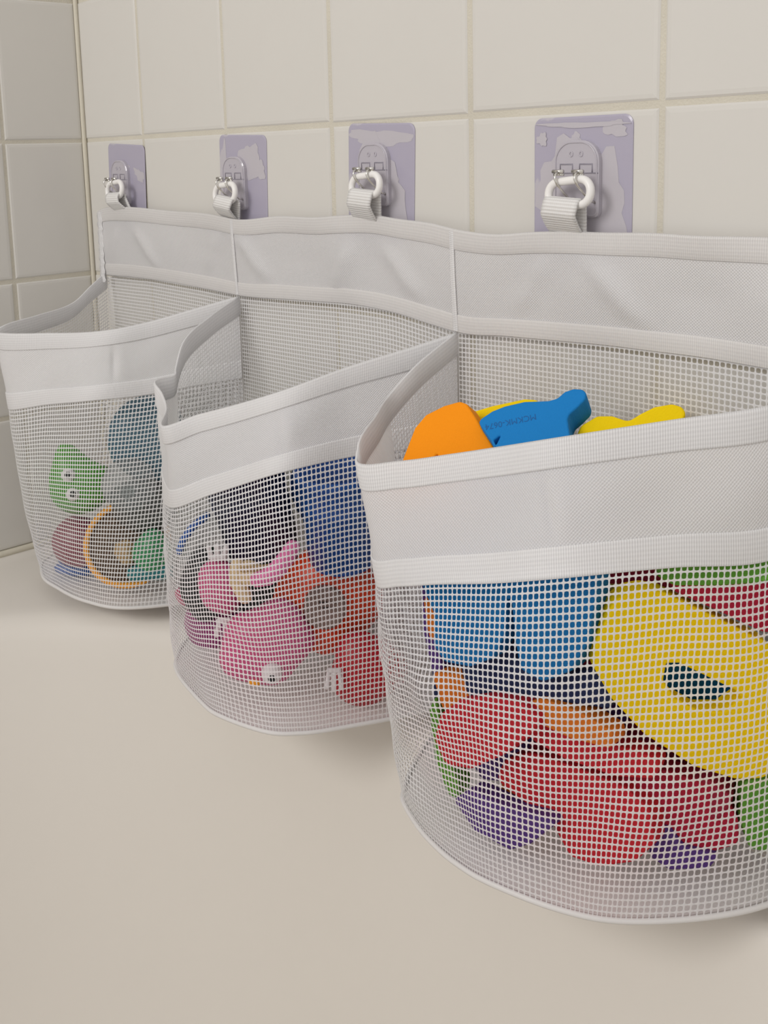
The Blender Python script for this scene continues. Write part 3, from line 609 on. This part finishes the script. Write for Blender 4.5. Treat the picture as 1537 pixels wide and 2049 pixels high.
# ------------------------------------------------------------------ rubber and plastic toys in the other pockets
def rub(name, col, rough=.38): return mat(name, col, rough, spec=.5, bump=.05, bscale=60)
T = dict(navy=rub('toy_navy', (.008, .014, .05)), royal=rub('toy_royal', (.01, .10, .42)), green=rub('toy_green', (.05, .30, .09)), black=rub('toy_black', (.008, .008, .010)), pink=rub('toy_pink', (.62, .10, .25)), hot=rub('toy_hot_pink', (.75, .16, .38)),
         white=rub('toy_white', (.80, .76, .77)), cream=rub('toy_cream', (.70, .52, .30)), red=rub('toy_red', (.78, .06, .015)), crimson=rub('toy_crimson', (.48, .008, .02)), magenta=rub('toy_magenta', (.30, .03, .17)), rasp=rub('toy_raspberry', (.50, .02, .12)),
         slate=rub('toy_slate', (.07, .155, .21)), lime=rub('toy_lime', (.07, .31, .025)), maroon=rub('toy_maroon', (.22, .02, .05)), orange=rub('toy_orange', (.95, .38, .02)), teal=rub('toy_teal', (.02, .20, .22)), emerald=rub('toy_emerald', (.05, .30, .12)), grey=rub('toy_grey', (.10, .105, .10)), blue=rub('toy_blue', (.03, .09, .30)), disc=rub('toy_disc', (.22, .15, .13)), tan=rub('toy_tan', (.45, .30, .14)))
clear = mat('clear_plastic', (.72, .76, .76), .12, trans=.85, ior=1.15); amber = mat('amber_plastic', (.36, .27, .20), .15, trans=.45, ior=1.2)
def view_frame(o, roll=0):
    M = Matrix((RIGHT, UP, BACK)).transposed().to_4x4() @ Matrix.Rotation(roll, 4, 'Z'); M.translation = o; return M
def lump(name, o, rx, ry, rd, m, parent=None, shape=None, roll=0, lumpy=.04, seed=0):
    """soft moulded body: a sphere pushed out along shape(angle), facing the room"""
    bm = bmesh.new(); bmesh.ops.create_uvsphere(bm, u_segments=48, v_segments=28, radius=1)
    for v in bm.verts:
        x, y, z = v.co; a = math.atan2(y, x); f = shape(a) if shape else 1
        f = 1+(f-1)*(1-abs(z)**3)
        f *= 1+lumpy*(math.sin(3*x+seed)*math.cos(4*y+seed*2)+.6*math.sin(5*z+2*y+seed))
        v.co = (x*f*rx, y*f*ry, z*rd*(1+lumpy*math.sin(4*x+seed)))
    ob = bm_obj(name, bm, m, parent)
    if parent is None: ob.matrix_world = view_frame(o, roll)
    else: ob.matrix_parent_inverse = parent.matrix_world.inverted(); ob.matrix_world = view_frame(o, roll)
    return ob
def sub(name, bm, m, parent):
    """part given in the parent's own axes"""
    return bm_obj(name, bm, m, parent)
def axis_frame(o, ax):
    z = Vector(ax).normalized(); x = z.orthogonal().normalized(); M = Matrix((x, z.cross(x), z)).transposed().to_4x4(); M.translation = o; return M
def cup(name, o, r, h, ax, m, flat=1):
    prof = [(.001, -h/2), (r*.70, -h/2), (r*.78, -h/2+.0012), (r*.80, -h/2+.003), (r*.86, 0), (r*.87, .001), (r*.93, h/2-.006), (r, h/2-.0055), (r*1.01, h/2-.001), (r*.99, h/2), (r*.93, h/2-.001), (r*.82, -h/2+.004), (.001, -h/2+.003)]
    bm = bmesh.new(); lathe(bm, prof, 48); o_ = bm_obj(name, bm, m); o_.matrix_world = axis_frame(o, ax); return o_
def finger_hand(name, c, w, h, m, parent, nf=3, down=True):
    bm = bmesh.new()
    s = -1 if down else 1
    for q in range(nf):
        a = (q/(nf-1)-.5)
        capsule(bm, [(c[0]+a*w*.9, c[1], c[2]), (c[0]+a*w*1.15, c[1]+s*h*.45, c[2]+.001), (c[0]+a*w*1.3, c[1]+s*h*(.9-.25*abs(a)), c[2]+.0012)], w*.2, 10)
    capsule(bm, [(c[0]-w*.45, c[1], c[2]), (c[0]+w*.45, c[1], c[2])], w*.24, 10)
    return bm_obj(name, bm, m, parent)

G2 = 'bath toys in the middle pocket'; G1 = 'bath toys in the left pocket'
# middle pocket
tag(cup('stacking_cup', (.3555, -.0420, -.2140), .0235, .058, (.05, -.1, 1), T['royal']), 'royal blue toy cup at upper right in the middle pocket', 'cup', G2)
tag(cup('stacking_cup', (.3110, -.0690, -.2150), .0250, .052, (-.2, -.15, 1), T['navy']), 'dark navy toy cup in the upper middle of the middle pocket', 'cup', G2)
tag(cup('stacking_cup', (.2640, -.0430, -.2160), .0180, .050, (.2, .1, 1), T['green']), 'green toy cup partly hidden behind the dark navy cup', 'cup', G2)
tag(lump('bath_toy', (.3280, -.0260, -.2080), .0230, .0260, .0095, T['blue'], lumpy=.03, seed=31), 'dark blue bath toy in the gap between the navy cup and royal blue cup', 'bath toy', G2)
tag(lump('bath_toy', (.3040, -.0450, -.2740), .0270, .0240, .0170, T['black'], lumpy=.05, seed=21), 'big black filler toy added deep in the middle pocket, behind the pink toys', 'bath toy', G2)  # added filler that keeps the space behind the pink toys dark
tag(lump('bath_toy', (.2806, -.0830, -.2644), .0150, .0210, .0130, T['black'], lumpy=.08, seed=2), 'black bath toy at left behind the pink toy with white hands', 'bath toy', G2)
p = lump('bath_toy', (.3110, -.0935, -.2545), .0120, .0170, .0110, T['pink'], shape=lambda a: 1+.10*math.cos(2*a+.6), lumpy=.05, seed=5)
tag(p, 'small pink bath toy with two white fringed hands in the middle pocket', 'bath toy', G2)
finger_hand('hand', (-.001, .0180, .0055), .0075, .0075, T['white'], p, 3, False); finger_hand('hand', (.0035, -.0165, .0075), .0072, .0100, T['white'], p, 3, True)
p = lump('bath_toy', (.3400, -.0915, -.2380), .0100, .0062, .0070, T['cream'], shape=lambda a: 1+.18*math.cos(3*a), lumpy=.05, seed=1); tag(p, 'small cream bath toy between the pink toys of the middle pocket', 'bath toy', G2)
bm = bmesh.new(); capsule(bm, [(-.008, .004, 0), (-.0085, -.004, .001), (-.004, -.012, .001)], .0042, 12); sub('limb', bm, T['cream'], p)
bm = bmesh.new(); capsule(bm, [(-.005, .0035, .006), (.004, .0042, .006), (.009, .0045, .004)], .0016, 8); sub('dark_stripe', bm, T['tan'], p)
bm = bmesh.new(); capsule(bm, [(-.0100, -.0060, 0), (-.0050, -.0045, .001), (.0008, .0000, .001), (.0050, .0055, 0), (.0082, .0105, -.001)], [.0040, .0046, .0048, .0046, .0040], 14)
o = bm_obj('bath_toy', bm, T['hot']); o.matrix_world = view_frame((.3600, -.0900, -.2295)); tag(o, 'hot pink banana-shaped bath toy slanting beside the red toy', 'bath toy', G2)
p = lump('bath_toy', (.3418, -.0860, -.2790), .0245, .0235, .0130, T['pink'], shape=lambda a: 1+.10*math.cos(2*a-1.2)+.05*math.cos(5*a), lumpy=.03, seed=3)
tag(p, 'large pink bath toy with a round white eye low in the middle pocket', 'bath toy', G2)
bm = bmesh.new(); bmesh.ops.create_uvsphere(bm, u_segments=24, v_segments=14, radius=.0058, matrix=Matrix.Translation((.004, -.0128, .0110))); ey = sub('eye', bm, T['white'], p)
bm = bmesh.new(); bmesh.ops.create_uvsphere(bm, u_segments=16, v_segments=10, radius=.0024, matrix=Matrix.Translation((.0042, -.0138, .0152))); sub('pupil', bm, T['black'], ey)
bm = bmesh.new(); capsule(bm, [(-.007, -.0195, .005), (-.0045, -.0195, .006)], .0022, 10); sub('yellow_foot', bm, T['orange'], p)
p = lump('bath_toy', (.3490, -.0465, -.2630), .0290, .0300, .0160, T['red'], shape=lambda a: 1+.04*math.cos(4*a), lumpy=.025, seed=8); tag(p, 'orange red bath toy with a round grey base disc facing out', 'bath toy', G2)
bm = bmesh.new(); lathe(bm, [(.0005, .0218), (.0085, .0218), (.0098, .0222), (.0112, .0220), (.0118, .0206), (.0118, .0100)][::-1], 36, Matrix.Translation((-.0020, -.0005, -.0010))); dc = sub('base_disc', bm, T['disc'], p); dc['label'] = 'grey-brown round disc'
bm = bmesh.new()
for row in range(2):
    for q in range(5 if row else 6):
        tube(bm, [(-.0050+q*.0017+row*.0006, .0035-row*.0030, .0219), (-.0043+q*.0017+row*.0006, .0030-row*.0030, .0219)], .00045, 6)
sub('print_marks', bm, T['black'], dc)
p = lump('bath_toy', (.3810, -.0473, -.2925), .0210, .0200, .0135, T['crimson'], shape=lambda a: 1+.08*math.cos(3*a), lumpy=.05, seed=4); tag(p, 'dark crimson bath toy at lower right, under the orange red one', 'bath toy', G2)
finger_hand('hand', (-.0180, .0030, .0140), .0060, .0110, T['white'], p, 3, True)
tag(lump('bath_toy', (.2760, -.0770, -.2930), .0170, .0160, .0130, T['magenta'], lumpy=.08, seed=6), 'magenta bath toy at lower left corner of the middle pocket', 'bath toy', G2)
tag(lump('bath_toy', (.2624, -.0850, -.2780), .0080, .0060, .0065, T['rasp'], lumpy=.08, seed=7), 'small raspberry bath toy at left above the magenta one', 'bath toy', G2)
bm = bmesh.new(); capsule(bm, [(-.0085, -.0110, 0), (-.0060, -.0040, .001), (-.0010, .0030, .001), (.0075, .0095, 0)], .0022, 10)
o = bm_obj('plastic_band', bm, T['blue']); o.matrix_world = view_frame((.2771, -.0880, -.2330)); tag(o, 'bright blue curved band on a clear wrapper, upper left of middle pocket', 'band', G2); T['blue'].node_tree.nodes['Principled BSDF'].inputs['Base Color'].default_value = (.015, .10, .42, 1)
bm = bmesh.new()
for q in range(11):
    pass
V = []; 
for q in range(12):
    t = q/11
    for j in range(7):
        s = j/6-.5; V.append((-.0070+.018*t+s*.006, -.0130+.022*t-s*.012, .0015*math.sin(4*t+3*s)-.002))
me = from_arrays('clear_wrapper', V, grid_faces(11, 6)); wz = link('clear_wrapper', me, o, clear)
# left pocket
bm = bmesh.new(); R_ = .0285
lathe(bm, [(.0005, .008), (R_*.55, .0075), (R_*.85, .006), (R_*.97, .003), (R_, 0), (R_, -.012), (R_*.95, -.020), (R_*.90, -.020), (R_*.92, -.003), (.0005, .003)], 56)
o = bm_obj('toy_bowl', bm, T['slate']); o.matrix_world = view_frame((.1600, -.0500, -.2080)); o.scale = (.95, 1.05, 1); tag(o, 'slate blue round toy bowl upright at the back of left pocket', 'bowl', G1)
bm = bmesh.new(); R_ = .0185
lathe(bm, [(R_*math.cos(a), R_*math.sin(a)*.8) for a in [q*PI/2/12 for q in range(12)]]+[(.0004, R_*.8)], 40)
o = bm_obj('clear_dome', bm, clear); o.matrix_world = view_frame((.1660, -.0690, -.2345)); tag(o, 'clear plastic dome below the slate blue bowl', 'dome', G1)
tag(lump('bath_toy', (.1590, -.0540, -.2540), .0230, .0190, .0150, T['grey'], lumpy=.05, seed=9), 'dark grey bath toy behind the clear dome', 'bath toy', G1)
def gshape(a): return 1+.42*math.exp(-((a-1.95)/.36)**2)+.42*math.exp(-((a-.02)/.45)**2)-.12*math.exp(-((a-1.0)/.4)**2)
p = lump('bath_toy', (.1165, -.0820, -.2425), .0215, .0220, .0165, T['lime'], shape=gshape, lumpy=.03, seed=11); tag(p, 'lime green bath toy with two round white eyes in left pocket', 'bath toy', G1)
for (ex, ey_) in ((-.0035, .0085), (-.0002, -.0048)):
    bm = bmesh.new(); bmesh.ops.create_uvsphere(bm, u_segments=20, v_segments=12, radius=.0048, matrix=Matrix.Translation((ex, ey_, .0150))); e_ = sub('eye', bm, T['white'], p)
    bm = bmesh.new(); bmesh.ops.create_uvsphere(bm, u_segments=14, v_segments=8, radius=.0024, matrix=Matrix.Translation((ex+.0006, ey_+.0006, .0184))); sub('pupil', bm, T['black'], e_)
tag(lump('bath_toy', (.1125, -.0830, -.2869), .0190, .0185, .0150, T['maroon'], lumpy=.04, seed=12), 'maroon round bath toy beneath the lime green one', 'bath toy', G1)
bm = bmesh.new(); R_ = .0285
lathe(bm, [(R_*.97, .0), (R_*.93, -.008), (R_*.80, -.015), (R_*.5, -.020), (.0005, -.021), (.0005, -.019), (R_*.48, -.018), (R_*.76, -.013), (R_*.90, -.007), (R_*.94, .0)], 56)
bowl = bm_obj('toy_bowl', bm, amber); bowl.matrix_world = view_frame((.1570, -.0680, -.2800)) @ Matrix.Rotation(math.radians(-18), 4, 'X'); tag(bowl, 'smoky brown toy bowl with an orange rim facing out', 'bowl', G1)
bm = bmesh.new(); tube(bm, [(R_*math.cos(2*PI*q/60), R_*math.sin(2*PI*q/60)*.98, .0008) for q in range(60)], .0021, 10, closed=True); o = sub('bowl_rim', bm, T['orange'], bowl); o['label'] = 'orange ring rim'
p = lump('bath_toy', (.1560, -.0690, -.2880), .0095, .0105, .0065, T['tan'], lumpy=.1, seed=13); tag(p, 'small tan bath toy sitting in the orange rimmed bowl', 'bath toy', G1)
p = lump('bath_toy', (.1765, -.0600, -.2830), .0130, .0155, .0085, T['emerald'], lumpy=.06, seed=14); tag(p, 'green bath toy with a teal base beside the orange rimmed bowl', 'bath toy', G1)
bm = bmesh.new(); capsule(bm, [(-.012, -.0140, .001), (.010, -.0125, .001)], .0055, 12); sub('teal_base', bm, T['teal'], p)
o = lump('bath_toy', (.0790, -.0800, -.2980), .0060, .0150, .0090, T['blue'], lumpy=.05, seed=15); tag(o, 'narrow dark blue bath toy at the left side net', 'bath toy', G1)
o = lump('bath_toy', (.1060, -.0830, -.3080), .0165, .0060, .0100, T['blue'], lumpy=.05, seed=16); tag(o, 'flat blue bath toy on the pocket floor under the maroon one', 'bath toy', G1)

# ------------------------------------------------------------------ light
w = bpy.data.worlds.new('world'); bpy.context.scene.world = w; w.use_nodes = True
bg = w.node_tree.nodes['Background']; bg.inputs['Color'].default_value = (1.0, .975, .95, 1); bg.inputs['Strength'].default_value = .70
def area(name, loc, tgt, size, power, col):
    l = bpy.data.lights.new(name, 'AREA'); l.shape = 'DISK'; l.size = size; l.energy = power; l.color = col
    o = bpy.data.objects.new(name, l); C.objects.link(o); o.location = loc
    o.rotation_euler = (Vector(tgt)-Vector(loc)).to_track_quat('-Z', 'Y').to_euler(); return o
area('vanity_light', (.36, -1.6, .72), (.38, 0, -.18), .6, 10.5, (1, .975, .945))
sc = bpy.context.scene; sc.view_settings.view_transform = 'Standard'; sc.view_settings.look = 'None'; sc.view_settings.exposure = 0
